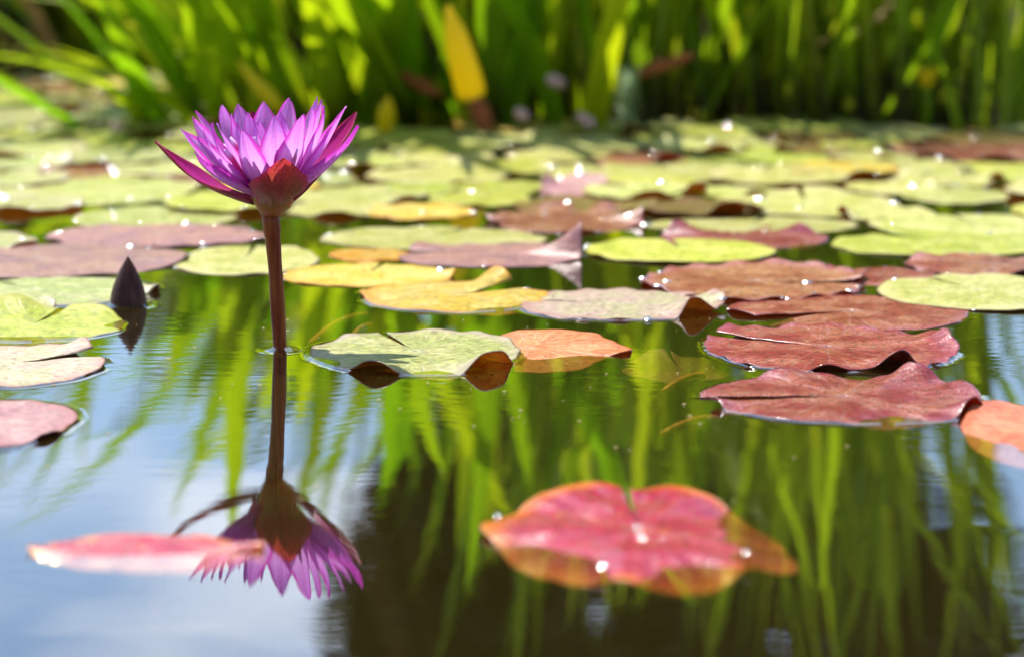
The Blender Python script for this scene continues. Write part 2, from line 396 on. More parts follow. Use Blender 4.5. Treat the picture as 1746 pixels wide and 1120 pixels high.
def pad(label, box, mat, notch, nw=3, zb=.0022, under='maroon', group=None, seed=None, ndrops=0, meniscus=False, droplist=(), thick=.0007, cat='lily pad', name='lily_pad', yscale=1, **k):
    x0, x1, y0, y1 = box
    cx = (x0 + x1) / 2
    yn = at(cx, y1).y; yf = at(cx, y0).y; ry = (yf - yn) / 2 * yscale; cyy = (yn + yf) / 2
    rx = (x1 - x0) / 2 / FPX * math.hypot(cyy, .3)
    X = (cx - 873) / FPX * math.hypot(cyy, .3)
    seed = seed if seed is not None else len(PADS) * 3 + 1
    zb = .0008 + zb * .45 if zb > 0 else zb
    V, F, U, rim = pad_mesh(rx, ry, notch, nw, seed, **k)
    m = mesh(name, V, F, U, mats=[PM[mat], UM[under]])
    o = obj(name, m, None, (X, cyy, zb)); tag(o, label, cat, group)
    sol = o.modifiers.new('thickness', 'SOLIDIFY'); sol.thickness = thick; sol.offset = -1; sol.material_offset = 1; sol.material_offset_rim = 0
    PADS.append((X, cyy, rx, ry))
    if meniscus: men(o, rim, zb)
    pts = []
    r_ = random.Random(seed + 99)
    for _ in range(int(ndrops * (2.3 if x0 < 420 and y1 < 400 else 1.0))):
        i = r_.randrange(len(rim)); x, y, z, t = rim[i]; f = r_.choice([.985, .97, .93, .8, .5]) if r_.random() < .6 else 1.0
        zz = z if f > .9 else z * f ** 3 + .0005
        pts.append((x * f, y * f, zz - .0002, (.0014 + .0034 * r_.random() ** 3) * (1.0 if x0 < 500 and y1 < 420 else .95)))
    for (dx, dy, dz, rad) in droplist: pts.append((dx * rx, dy * ry, dz, rad))
    if pts: drops(o, pts, seed)
    return o

# --- nearest pads
pad('glossy crimson lily pad with orange submerged margin, nearest to the camera', (838, 1342, 842, 994), 'crimson', 94, 2.0, zb=.0075, seed=4, cat='lily pad',
    outline=[(0, .94), (18, .90), (40, .90), (60, .93), (80, .93), (100, .98), (112, .98), (130, .92), (152, .90), (178, 1.06), (200, .94), (225, .92), (250, .98), (270, 1.0), (292, 1.02), (314, 1.0), (333, 1.10)],
    lifts=[(112, 24, .0075, 1.6, .1), (145, 24, .003, 2), (68, 24, .0065, 1.8, .1), (178, 13, .004, 3), (222, 31, -.0058, 1.8), (288, 18, -.0056, 3), (313, 9, .003, 3), (-4, 44, -.0066, 1.5), (258, 8, .002, 3)],
    wave=.0010, dish=-.003, scal=.0, lobes=.04, under='red', bumpy=.0010, nt_=180, nr=22,
    droplist=[(-.02, -.05, .0010, .0016), (.01, -.28, .0005, .0018), (.14, -.30, .0005, .0014), (-.28, -.88, .001, .0024), (-.96, .06, .004, .002), (.66, -.66, .002, .0016)])
sunk = pad('pink red lily pad half sunk under the sky reflection, beneath the flower', (42, 446, 922, 958), 'crimson', 160, 3, zb=.00005, seed=9,
    lifts=[(85, 50, .0035, 1.2), (180, 18, .003, 3), (275, 50, -.005, 2.0), (10, 16, .004, 3), (350, 10, -.004, 3)], wave=.0012, scal=0, under='red')
pad('orange red lily pad cut off by the right picture edge, half under water', (1648, 1880, 692, 792), 'salmon', 20, 3, zb=.002, seed=12,
    lifts=[(225, 40, -.0055, 3), (120, 30, .004, 3)], wave=.0008, scal=0.004, under='red')
pad('dusty pink lily pad with toothed edge at the lower left', (-190, 124, 683, 772), 'pink', 150, 3, zb=.0025, seed=15, scal=.022, teeth=40, wave=.0012, meniscus=True,
    lifts=[(330, 12, .003, 5)], ndrops=0)
pad('pale green lily pad with an open slit at the left edge', (-130, 176, 588, 662), 'pinkpale', 28, 7, zb=.0022, seed=18, scal=.016, wave=.0016, meniscus=True, lifts=[(48, 16, .006, 3), (5, 14, .003, 3)], lobes=.04)
pad('bright green lily pad with a raised lobe beside the closed bud', (-110, 214, 530, 584), 'bright', 75, 4, zb=.0012, seed=21, scal=.004, wave=.001, meniscus=True, lifts=[(118, 28, .012, 2.5), (60, 20, .006, 3), (10, 15, -.002, 3), (270, 40, -.003, 3)], under='red')
# --- the sharp green pad, the salmon leaf behind it
pad('salmon pink pointed lily pad tucked behind the sharp green pad', (716, 1088, 568, 628), 'salmon', 175, 3, zb=.0010, seed=24, scal=.0, wave=.0006,
    outline=[(0, .98), (12, .86), (28, .80), (50, .80), (90, .82), (150, .8), (210, .8), (270, .80), (300, .78), (330, .80), (349, 1.0)],
    lifts=[(175, 60, -.004, 1.2), (70, 40, .0045, 1.8), (25, 20, .003, 2), (345, 10, .003, 4), (285, 50, -.0042, 2.2)], under='red')
pad('pale green lily pad with two curled up edges right of the flower stalk', (527, 893, 568, 641), 'pale', 112, 2.6, zb=.0018, seed=27, scal=.020, teeth=26, wave=.0009, up=.0009, meniscus=True, nt_=220, nr=24,
    lifts=[(249, 12.5, .0066, 4.5, .1), (314, 15.5, .0100, 3.4, .1), (281, 14, -.0028, 3), (205, 18, -.0022, 4), (20, 30, .002, 3), (60, 25, .002, 4), (130, 15, .002, 4), (338, 9, -.001, 3)], under='red', lobes=.04)
pad('reddish lily pad with a long slit and one raised front edge', (1195, 1630, 557, 636), 'red', 152, 3.0, zb=.0020, seed=30, scal=.028, teeth=40, wave=.0010, up=.0018, meniscus=True, nt_=200, nr=20,
    lifts=[(296, 10, .0095, 4, .3), (12, 16, .008, 5), (265, 8, .003, 5), (140, 12, .004, 3)], under='maroon', lobes=.03)
pad('wine red lily pad split wide open towards the left', (1196, 1686, 640, 724), 'red', 186, 8, zb=.0022, seed=33, scal=.014, teeth=22, wave=.0014, up=.0008, meniscus=True, nt_=200, nr=20,
    lifts=[(322, 9, .0085, 5, .3), (52, 10, .010, 3, .2), (112, 9, .004, 3), (80, 8, -.003, 4), (286, 15, -.0038, 3), (200, 7, .004, 6), (20, 12, .004, 4)], under='red', lobes=.02)
pad('orange red lily pad lying behind the slit reddish pad', (1250, 1650, 502, 566), 'red', 206, 6, zb=.0014, seed=36, scal=.003, wave=.001, lifts=[(190, 12, .003, 3), (215, 8, -.003, 3)], under='red', ndrops=3)
pad('pale pinkish green lily pad with red curled corner in the centre', (889, 1230, 495, 549), 'pinkpale', 166, 2.6, zb=.0020, seed=39, scal=.022, teeth=32, wave=.0012, up=.0012, meniscus=True, ndrops=3,
    lifts=[(318, 11, .011, 4, .3), (8, 14, .009, 4), (345, 8, .003, 4)], under='red', lobes=.03)
pad('yellow lily pad with a lifted back lobe in mid pond', (608, 946, 482, 533), 'yellow', 42, 7, zb=.0022, seed=42, scal=.004, wave=.0010, lifts=[(62, 14, .012, 3, .1), (300, 22, -.003, 3), (180, 16, .003, 4)], under='red', meniscus=True, ndrops=2)
pad('flat yellow lily pad directly right of the flower stalk', (485, 770, 450, 491), 'yellow', 80, 2.5, zb=.0020, seed=45, scal=.005, wave=.0012, lifts=[(0, 10, .004, 4)], under='red', ndrops=4)
pad('small orange lily pad wedged behind the flat yellow pad', (560, 700, 424, 448), 'orange', 80, 2, zb=.0018, seed=48, scal=.003, ndrops=2)
pad('grey purple lily pad with a white glare and curled red end', (680, 992, 414, 458), 'purple', 170, 2.5, zb=.0022, seed=51, scal=.014, teeth=22, wave=.0016, lifts=[(-2, 12, .024, 3, .1), (18, 12, .012, 3), (150, 16, .004, 3)], under='red', ndrops=5)
pad('red brown lily pad with frilled back edge right of centre', (1088, 1490, 456, 514), 'redbrown', 352, 5, zb=.0028, seed=54, scal=.026, teeth=36, wave=.0016, up=.0025, lifts=[(70, 40, .003, 3), (10, 12, .006, 4), (200, 12, .003, 4)], under='red', ndrops=10)
pad('narrow red lily pad between the frilled and the green pad', (1400, 1596, 457, 488), 'red', 100, 2.5, zb=.0016, seed=57, scal=.008, wave=.0016, lifts=[(150, 14, .005, 3)], ndrops=4)
pad('yellow green lily pad at the right edge above the red pads', (1502, 1840, 470, 534), 'green', 120, 2.5, zb=.0045, seed=60, scal=.006, wave=.0009, ndrops=6)
pad('brownish red lily pad at the right edge with a frilled front', (1545, 1850, 436, 473), 'redbrown', 60, 2.5, zb=.0026, seed=63, scal=.012, wave=.0022, lifts=[(285, 12, .004, 4), (140, 15, .004, 3)], ndrops=5)
pad('lime green lily pad overlapping its neighbour at the right edge', (1418, 1800, 394, 440), 'bright', 130, 3, zb=.0030, seed=66, scal=.004, wave=.0012, lifts=[(118, 12, .005, 3)], ndrops=9)
pad('pale lime lily pad behind the lime one at the right edge', (1476, 1860, 366, 406), 'green', 100, 3, zb=.0020, seed=69, scal=.004, ndrops=8)
pad('red lily pad with curled back left corner, right of centre', (1122, 1412, 389, 426), 'red', 100, 2.5, zb=.0008, seed=72, scal=.008, wave=.0024, lifts=[(145, 14, .010, 3), (40, 12, .007, 3), (0, 10, .003, 4), (255, 40, -.002, 2)], under='red', ndrops=7)
pad('lime green heart notched lily pad right of centre', (998, 1320, 410, 452), 'bright', 96, 4, zb=.0052, seed=75, scal=.003, wave=.0010, ndrops=6)
pad('wavy red purple lily pad in the middle distance', (823, 1106, 360, 398), 'redbrown', 200, 2.5, zb=.0030, seed=78, scal=.006, wave=.0030, lifts=[(175, 10, .006, 3), (95, 14, .008, 3), (60, 12, .006, 3), (2, 10, .010, 3)], under='red', ndrops=10)
pad('wide pale green lily pad behind the grey purple pad', (545, 930, 388, 427), 'green', 70, 2.5, zb=.0018, seed=81, scal=.003, wave=.0010, ndrops=4)
pad('pale yellow lily pad just behind the dark bud', (-160, 276, 474, 522), 'pale', 120, 2.5, zb=.0018, seed=84, scal=.014, teeth=34, wave=.0010, lifts=[(0, 12, .004, 3)], ndrops=4, meniscus=True)
pad('pale lily pad scrap in front of the pale yellow pad', (-90, 92, 512, 548), 'pale', 60, 2.5, zb=.0030, seed=86, scal=.02, wave=.0012, lifts=[(40, 20, .004, 3)])
pad('large dull purple lily pad at the left edge behind the bud', (-190, 312, 416, 477), 'purple', 170, 2.5, zb=.0028, seed=87, scal=.006, wave=.0018, lifts=[(150, 30, .004, 3), (0, 14, .003, 3)], ndrops=8)
pad('long dull purple lily pad left of the flower stalk', (84, 450, 384, 424), 'purple', 20, 2.5, zb=.0034, seed=90, scal=.006, wave=.0014, ndrops=12)
pad('pale green lily pad right behind the flower stalk', (294, 546, 420, 470), 'green', 90, 2.5, zb=.0020, seed=93, scal=.006, wave=.0012, ndrops=6)
pad('wide light green lily pad below the reeds on the right', (1220, 1532, 328, 370), 'green', 90, 2.5, zb=.0024, seed=96, scal=.004, wave=.0012, lifts=[(80, 20, .006, 3)], ndrops=6)
pad('narrow light green lily pad near the right edge', (1534, 1716, 319, 349), 'green', 90, 2.5, zb=.0022, seed=99, scal=.003, ndrops=3)
pad('green lily pad between the red and the light green pads', (1108, 1460, 370, 400), 'green', 80, 2.5, zb=.0014, seed=102, scal=.003, ndrops=7)
pad('glaring white lily pad with rusty folded end in the distance', (918, 1046, 312, 338), 'pink', 160, 2.5, zb=.0040, seed=105, wave=.002, lifts=[(165, 16, .012, 2.5), (60, 50, .008, 2)], under='red', ndrops=6)
pad('light green lily pad with frilled edge left of the bloom', (30, 334, 300, 352), 'green', 60, 2.5, zb=.0022, seed=108, scal=.016, teeth=24, wave=.0010, ndrops=5)
pad('pale green lily pad behind the long purple pad', (120, 405, 354, 392), 'green', 40, 2.5, zb=.0016, seed=111, scal=.004, ndrops=5)
# pads sunk under the surface
pad('olive brown lily pad sunk beside the salmon pad', (1060, 1260, 585, 628), 'olive', 100, 3, zb=-.007, seed=114, scal=.004, wave=.0015, lifts=[(110, 20, .006, 3)])

# --- the crowded far pads
def far_pads():
    r_ = random.Random(21); n = 0; tries = 0
    while n < 165 and tries < 14000:
        tries += 1
        Y = r_.uniform(2.02, 3.46); X = r_.uniform(-.235, .235) * Y
        if Y > shore(X) - (.05 if X < -.35 else .40): continue
        ra = r_.uniform(.040, .078)
        px = 873 + X / Y * FPX; py = 560 + FPX * math.tan(math.atan(.317 / Y) - PITCH)
        if px < 140 and 362 < py < 412: continue            # open water at the left
        if 240 < px < 440 and 322 < py < 350: continue
        if px > 1480 and 345 < py < 366: continue
        if py > 372 and not (px < 40): continue
        if any(((X - a) / (ra + c)) ** 2 + ((Y - b) / (ra + d)) ** 2 < .46 for a, b, c, d in PADS): continue
        q = r_.random()
        left = px < 520
        if q < .08: mat, lab = 'yellow', 'yellow'
        elif q < .15: mat, lab = 'redbrown', 'reddish'
        elif q < .22: mat, lab = 'olive', 'olive'
        elif left and q < .75: mat, lab = 'pale', 'pale'
        else: mat, lab = ('green', 'green') if q < .7 else ('bright', 'lime green')
        row = 'nearest' if Y < 2.3 else 'middle' if Y < 2.65 else 'farthest'; size = 'large' if ra > .062 else 'small'
        where = 'left of the bloom' if px < 300 else 'behind the bloom' if px < 640 else 'below the tall blades' if px < 1150 else 'below the dark rushes'
        label = f'{size} {lab} lily pad, {row} rows {where}'
        sx = ra / Y * FPX; dy = ra * .317 / Y / Y * FPX
        pad(label, (px - sx, px + sx, py - dy, py + dy), mat, r_.uniform(0, 360), 2.5, zb=.0015 + .0032 * r_.random(), group=f'{size} {lab} pads of the {row} rows {where}',
            seed=200 + n, scal=.005, wave=.0020, dish=r_.uniform(-.002, .004), lifts=[(r_.uniform(0, 360), 16, .012 * r_.random() ** 2.2, 3), (r_.uniform(0, 360), 16, .008 * r_.random() ** 2, 3)],
            ndrops=r_.randrange(3, 9) if left else r_.randrange(1, 5), nt_=64, nr=8, under='red')
        n += 1
    print('far pads', n)
far_pads()

# ------------------------------------------------------------------ the flower
YF = at(480, 597).y
S_ = 1.0
base = at(480, 597)
fl = empty('water_lily_flower', base, 'open violet water lily on a dark upright stalk above the water', 'flower')
def fpt(px, py, dy=0.0): return aty(px, py, YF + dy * .01) - base
def tube(path, rads, n=14, cap=True):
    V = []; F = []; U = []
    for i, p in enumerate(path):
        t = (path[min(i + 1, len(path) - 1)] - path[max(i - 1, 0)]).normalized()
        a = t.cross(Vector((0, 1, 0.01))).normalized(); b = a.cross(t)
        for j in range(n):
            q = 2 * math.pi * j / n
            V.append(p + (a * math.cos(q) + b * math.sin(q)) * rads[i]); U.append((j / n, i / (len(path) - 1)))
    for i in range(len(path) - 1):
        for j in range(n):
            k = (j + 1) % n; F.append((i * n + j, i * n + k, (i + 1) * n + k, (i + 1) * n + j))
    if cap: F.append(tuple(range(n))[::-1]); F.append(tuple(range((len(path) - 1) * n, len(path) * n)))
    return V, F, U
def bez(a, m, c, n): return [a * ((1 - t) ** 2) + m * (2 * t * (1 - t)) + c * t * t for t in [i / n for i in range(n + 1)]]
# stalk
pth = bez(fpt(481, 597) + Vector((.001, 0, -.10)), fpt(478, 520), fpt(461, 366), 26)
V, F, U = tube(pth, [.0046 - .0003 * math.sin(i * .12) + .0002 * math.sin(i * .9) + (.0008 if i > 23 else 0) for i in range(27)], 20)
stem = obj('stem', mesh('stem', V, F, U, mats=[M_stem]), fl)
# receptacle
rp = [fpt(461, 368), fpt(461.5, 360), fpt(463, 350), fpt(465, 338), fpt(466, 328), fpt(467, 322)]
V, F, U = tube(rp, [.0058, .0078, .0112, .0128, .0118, .0060], 24)
obj('receptacle', mesh('receptacle', V, F, U, mats=[M_recept]), fl)
C0 = fpt(464, 346)
def petal(name, tip, dy, W, bow, mats, cup=.28, base_r=.0095, bz=.002, nl=22, nw_=10, tiproll=0.0, sharp=2.6, seed=0, thick=0, basew=.42, twist=0.0, roll=0.0, parent=fl):
    T = fpt(tip[0], tip[1], dy); r_ = random.Random(seed + int(tip[0]) * 7)
    rad = Vector((T.x - C0.x, T.y - C0.y, 0)); rad = rad.normalized()
    B = C0 + rad * base_r + Vector((0, 0, bz)); ax = T - B; Ln = ax.length
    side0 = Vector((-rad.y, rad.x, 0)); side0.rotate(Quaternion(ax.normalized(), R(roll))); outw = side0.cross(ax.normalized())
    if outw.dot(rad) < 0 and abs(outw.dot(rad)) > .05: outw = -outw
    if outw.z > .3 and outw.dot(rad) <= 0: outw = -outw
    M = B + ax * .48 + outw * bow * Ln
    P = bez(B, M, T, nl); V = []; U = []; F = []
    pw = r_.uniform(-.05, .05)
    for i, p in enumerate(P):
        t = i / nl
        tg = (P[min(i + 1, nl)] - P[max(i - 1, 0)]).normalized()
        sd_ = (side0 + outw * (twist * t)).normalized(); nrm = sd_.cross(tg).normalized()
        if nrm.dot(outw) < 0: nrm = -nrm
        wd = W * .0130 / 2 * (basew + (1 - basew) * sm(t / .55)) * max(0, 1 - t ** (sharp + .5)) ** .8
        wd = max(wd * (1 + .10 * mn.noise(Vector((t * 7, seed * 1.7, 0)))), .00012)
        for j in range(nw_ + 1):
            u = j / nw_ * 2 - 1
            c = cup * (1 - .35 * t)
            off = -nrm * (c * wd * u * u) + nrm * (.0003 * math.sin(u * 9 + t * 8 + seed))
            edge = nrm * (.0008 * math.sin(t * 9 + u * 2 + seed) * u * u) 
            kx = math.cos(c * abs(u) * .6)
            roll = -nrm * (tiproll * max(0, t - .75) ** 2 * Ln)
            V.append(p + sd_ * (u * wd * kx + pw * wd * math.sin(t * 3)) + off + edge + roll); U.append(((u + 1) / 2, t))
    n = nw_ + 1
    for i in range(nl):
        for j in range(nw_):
            a = i * n + j; F.append((a, a + 1, a + n + 1, a + n))
    # make the first material face inwards (towards the flower's axis)
    f0 = F[len(F) // 2]; nn = (V[f0[1]] - V[f0[0]]).cross(V[f0[3]] - V[f0[0]])
    if nn.dot(outw) > 0: F = [f[::-1] for f in F]
    o = obj(name, mesh(name, V, F, U, mats=mats), parent)
    if thick:
        s = o.modifiers.new('thickness', 'SOLIDIFY'); s.thickness = thick; s.offset = -1; s.material_offset = 1; s.material_offset_rim = 1
    return o
# sepals: inside magenta, outside dark
petal('sepal', (266, 241), 1.6, 1.75, .17, [M_sep_in, M_sep_out], cup=.42, base_r=.011, bz=-.001, thick=.0008, basew=.62, seed=1, sharp=2.2)
petal('sepal', (607, 191), 3.0, 1.9, .12, [M_sep_in, M_sep_out], cup=.45, base_r=.011, bz=-.001, thick=.0008, basew=.6, seed=2)
petal('sepal', (484, 270), -4.0, 3.15, .30, [M_sep_front], cup=.50, base_r=.009, bz=-.002, thick=0, basew=.52, seed=3, sharp=2.3, nw_=16)
petal('sepal', (430, 190), 5.4, 2.2, .14, [M_sep_in, M_sep_out], cup=.4, base_r=.011, bz=-.001, thick=.0008, basew=.6, seed=4)
PT = [  # tip px, depth cm, width cm, bow, speckled, roll
 ((615, 218), -2.8, 2.0, .13, 1, 12), ((588, 181), 1.2, 1.75, .12, 0, -25), ((562, 184), -1.6, 1.15, .10, 0, 20), ((551, 171), 1.2, 1.3, .10, 0, -20), ((545, 167), 3.2, 1.75, .12, 0, 0),
 ((515, 196), -3.3, 1.75, .16, 0, 0), ((469, 199), -3.0, 1.85, .16, 0, 0), ((412, 224), -3.9, 1.85, .14, 0, 0), ((400, 211), -2.3, 1.2, .12, 0, 0), ((371, 210), -2.2, 1.25, .10, 0, -15),
 ((326, 265), -3.4, 1.95, .13, 1, -12), ((306, 221), -2.4, 1.85, .13, 0, -25), ((323, 201), -.9, 1.7, .12, 0, -30), ((335, 189), 2.4, 1.9, .13, 0, 22), ((371, 184), 3.3, 1.95, .13, 0, 8),
 ((405, 178), 3.9, 2.0, .13, 0, 0), ((450, 175), 4.5, 1.9, .13, 0, 0), ((493, 167), 4.3, 1.85, .13, 0, 0), ((488, 202), -1.0, 1.0, .10, 0, 0), ((440, 206), 2.2, 1.3, .10, 0, 0), ((522, 195), 2.0, 1.3, .10, 0, 0), ((478, 190), 3.0, 1.5, .1, 0, 0),
 ((352, 214), -1.7, .9, .12, 0, -10), ((432, 203), -1.4, .9, .1, 0, 0), ((538, 187), -2.1, 1.0, .12, 0, 10), ((576, 197), -1.6, 1.0, .12, 0, 10), ((388, 196), 1.6, 1.2, .12, 0, 0), ((422, 192), 2.6, 1.2, .12, 0, 0), ((341, 226), -2.9, 1.2, .12, 0, -12)]
for i, (tip, dy, W, bow, k, ro) in enumerate(PT):
    petal('petal', tip, dy, W, bow, [M_petal_spk if k else M_petal], cup=.50 + .12 * (i % 3), seed=i * 5 + 3, tiproll=[.5, -.2, .9, .2][i % 4], twist=[.12, -.1, 0, .2][i % 4], sharp=[2.4, 2.9, 2.6][i % 3], base_r=.0075, bz=.003, roll=ro)
# stamens
sv = []; V, F, U = tube(bez(Vector((0, 0, 0)), Vector((.0012, 0, .010)), Vector((.0045, 0, .021)), 6), [.0010, .0011, .0012, .0012, .0011, .0010, .0004], 6)
stm = mesh('stamen', V, F, U, mats=[M_stamen])
rs = random.Random(3)
for i in range(34):
    a = i * 2.39996; rr = .0025 + .0050 * (i / 34) ** .6
    o = obj('stamen', stm, fl, C0 + Vector((rr * math.cos(a), rr * math.sin(a), .004)))
    o.rotation_euler = (0, (.05 + .55 * (i / 34)), a); o.rotation_euler.rotate_axis('Z', 0); s = rs.uniform(1.4, 1.9); o.scale = (s, s, s)
    o.rotation_mode = 'XYZ'; o.rotation_euler = (0, .05 + .45 * (i / 34), a)
# meniscus where the stalk leaves the water
ring = lambda r0: [(r0 * math.cos(t), r0 * math.sin(t), 0, t) for t in [2 * math.pi * i / 40 for i in range(41)]]
men_o = empty  # (kept simple: rings below are parts of the flower and the bud)
men(fl, [(x + fpt(481, 597).x, y, z, t) for x, y, z, t in ring(.0050)], 0, width=.011, h=.0022)

# ------------------------------------------------------------------ the closed bud
bb = at(219, 521)
bud = empty('water_lily_bud', bb, 'closed dark maroon pointed bud standing in the water at left', 'flower bud')
prof = [(-.020, .0102), (-.010, .0114), (0, .0115), (.004, .0113), (.009, .0105), (.014, .0091), (.019, .0072), (.024, .0050), (.028, .0029), (.0305, .0014), (.0322, .0004)]
for q in range(4):
    V = []; F = []; U = []; nn = 14
    for i, (z, r0) in enumerate(prof):
        for j in range(nn + 1):
            u = j / nn; t = R(20 + q * 90) + R(94) * u
            bul = 1 + .06 * math.sin(math.pi * u) + (.012 if q % 2 else 0) + .010 * math.exp(-(abs(u - .5) * 10) ** 2)
            lean = z * .015
            V.append((r0 * bul * math.cos(t) + lean, r0 * bul * math.sin(t), z)); U.append((u, i / 10))
    for i in range(len(prof) - 1):
        for j in range(nn):
            a = i * (nn + 1) + j; F.append((a, a + 1, a + nn + 2, a + nn + 1))
    obj('sepal', mesh('sepal', V, F, U, mats=[M_bud]), bud)
V, F, U = tube([Vector((0, 0, -.10)), Vector((0, 0, -.06)), Vector((0, 0, -.018))], [.005, .005, .009], 12)
obj('stem', mesh('stem', V, F, U, mats=[M_stem]), bud)
men(bud, ring(.0117), 0, width=.010, h=.0020)

# the stalk of the half sunk pad near the camera, going down into the dark water
a_ = at(258, 950) - sunk.location
V, F, U = tube(bez(a_ + Vector((0, .004, -.002)), a_ + Vector((.002, .004, -.012)), a_ + Vector((.001, .006, -.030)), 10), [.0028] * 11, 8)
obj('stalk', mesh('stalk', V, F, U, mats=[M_stalk]), sunk)
# ------------------------------------------------------------------ sunken leaf stalks
def stalk(label, a, m, c, r=.0022):
    A = at(*a); o = empty('leaf_stalk', A, label, 'stalk')
    V, F, U = tube(bez(Vector((0, 0, -.012)), at(*m) - A + Vector((0, 0, -.003)), at(*c) - A + Vector((0, 0, -.006)), 14), [r] * 15, 8)
    bpy.data.objects.remove(o); o = obj('leaf_stalk', mesh('leaf_stalk', V, F, U, mats=[M_stalk]), None, A); tag(o, label, 'stalk')
stalk('long orange leaf stalk just under water left of the yellow pad', (528, 556), (570, 532), (625, 522))
stalk('short orange leaf stalk under water in front of the yellow pad', (596, 553), (612, 545), (632, 540))
stalk('thin tan leaf stalk under water by the split wine red pad', (1128, 704), (1180, 698), (1225, 694), .0018)
stalk('tan leaf stalk under water left of the slit reddish pad', (1130, 634), (1170, 628), (1200, 622), .002)

# ------------------------------------------------------------------ reeds
rr_ = random.Random(77)
def blade_mesh(name, L, W, bend, fold, mats, n=16, tipw=.0, base=.55, round_=False, curl=2.0):
    V = []; F = []; U = []
    for i in range(n + 1):
        t = i / n
        x = bend * L * t ** curl; z = L * (t - .28 * abs(bend) * t ** (curl + 1))
        wd = W / 2 * (base + (1 - base) * sm(t / .35)) * max(.02, 1 - t ** 3.2)
        if round_:
            for j in range(7):
                q = 2 * math.pi * j / 6
                V.append((x + wd * math.cos(q), wd * math.sin(q), z)); U.append((j / 6, t))
        else:
            for j in range(5):
                u = j / 2 - 1
                V.append((x + fold * wd * abs(u) - .0006 , u * wd, z)); U.append((j / 4, t))
    k = 7 if round_ else 5
    for i in range(n):
        for j in range(k - 1):
            a = i * k + j; F.append((a, a + 1, a + k + 1, a + k))
    return mesh(name, V, F, U, mats=mats)
BL = [blade_mesh('blade', .50, .030, b, .35, [M_blade]) for b in (.10, .22, .38, .55, .15)]
BLs = [blade_mesh('blade', .36, .024, b, .35, [M_blade]) for b in (.12, .3, .5)]
BY = [blade_mesh('blade', .42, .028, b, .3, [M_yblade]) for b in (.15, .35)]
BD = [blade_mesh('blade', .38, .018, b, .4, [M_dry]) for b in (.3, .7)]
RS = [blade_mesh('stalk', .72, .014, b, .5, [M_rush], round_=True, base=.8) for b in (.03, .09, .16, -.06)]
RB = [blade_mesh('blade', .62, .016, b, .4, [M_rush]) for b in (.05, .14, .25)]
RSb = [blade_mesh('stalk', .46, .011, b, .5, [M_blade], round_=True, base=.8) for b in (.04, .14)]
def clump(x, y, meshes, n, spread, label, cat, group, lean=(0, 0), tilt=.22, smin=.8, smax=1.15, name='reed_clump', azi=None, extra=()):
    o = empty(name, (x, y, -.09 if y < shore(x) - .1 else -.01), label, cat, group)
    for i in range(n):
        m = rr_.choice(meshes) if not (extra and i < len(extra)) else extra[i]
        c = bpy.data.objects.new(m.name.split('.')[0], m); col.objects.link(c); c.parent = o
        a = rr_.uniform(0, 2 * math.pi) if azi is None else rr_.gauss(azi[0], azi[1])
        q = spread * math.sqrt(rr_.random()); b = rr_.uniform(0, 6.28)
        c.location = (q * math.cos(b), q * math.sin(b) * .8, rr_.uniform(-.02, .0))
        c.rotation_mode = 'XYZ'
        c.rotation_euler = (rr_.gauss(lean[1], .06), abs(rr_.gauss(0, tilt)) if azi is None else rr_.gauss(tilt, .16), a)
        s = rr_.uniform(smin, smax); c.scale = (s, s, s)
    return o
GL = 'broad leaved reed clumps'
# left fan of broad blades, leaning left at its edge
def X_(px, Y): return (px - 873) / FPX * math.hypot(Y, .25)
LEFT = [(330, 3.22, 8, .85), (400, 3.02, 9, .75), (455, 3.12, 9, .5), (520, 2.98, 9, .35), (585, 3.05, 9, .25), (640, 2.95, 8, .2), (700, 3.06, 9, .18), (760, 2.98, 8, .15), (830, 3.04, 8, .12), (900, 2.96, 7, .12)]
LN = ['leftmost broad leaved reed clump arching low to the left', 'broad leaved reed clump arching left behind the bloom', 'broad leaved reed clump straight behind the bloom', 'bright green reed clump just right of the bloom tips',
      'green reed clump with leaves fanning above the far pads', 'green reed clump left of the yellow leaf', 'upright green reed clump behind the yellow leaf', 'green reed clump right of the yellow leaf', 'dense upright reed clump left of the top centre', 'upright reed clump at the top centre of the picture']
for (px, Y, n, t), l in zip(LEFT, LN):
    clump(X_(px, Y), Y, BL[:4] + BLs, n + 4, .09, l, 'reeds', GL, tilt=t * .75, azi=(1.2 * math.pi + rr_.uniform(-.4, .4), .9 if t < .4 else .45), smin=.9, smax=1.3,
          extra=[BY[0]] if px in (455, 640, 330) else ([BD[0]] if px in (400, 900) else ()))
for (px, Y, t, l) in [(120, 3.78, .6, 'sparse reed clump on the bank at the far left'), (40, 3.72, .4, 'short reed clump at the far left picture edge'), (220, 3.70, .7, 'low yellowish reed clump on the left bank'), (-90, 3.8, .4, 'reed clump just outside the left picture edge'), (290, 3.6, .7, 'leaning reed clump behind the left bank')]:
    clump(X_(px, Y), Y, BLs + BL[:2] + BY[:1] + BD[:1], 18, .10, l, 'reeds', GL, tilt=t * .45, azi=(math.pi + .3, .9), smin=1.0, smax=1.5)
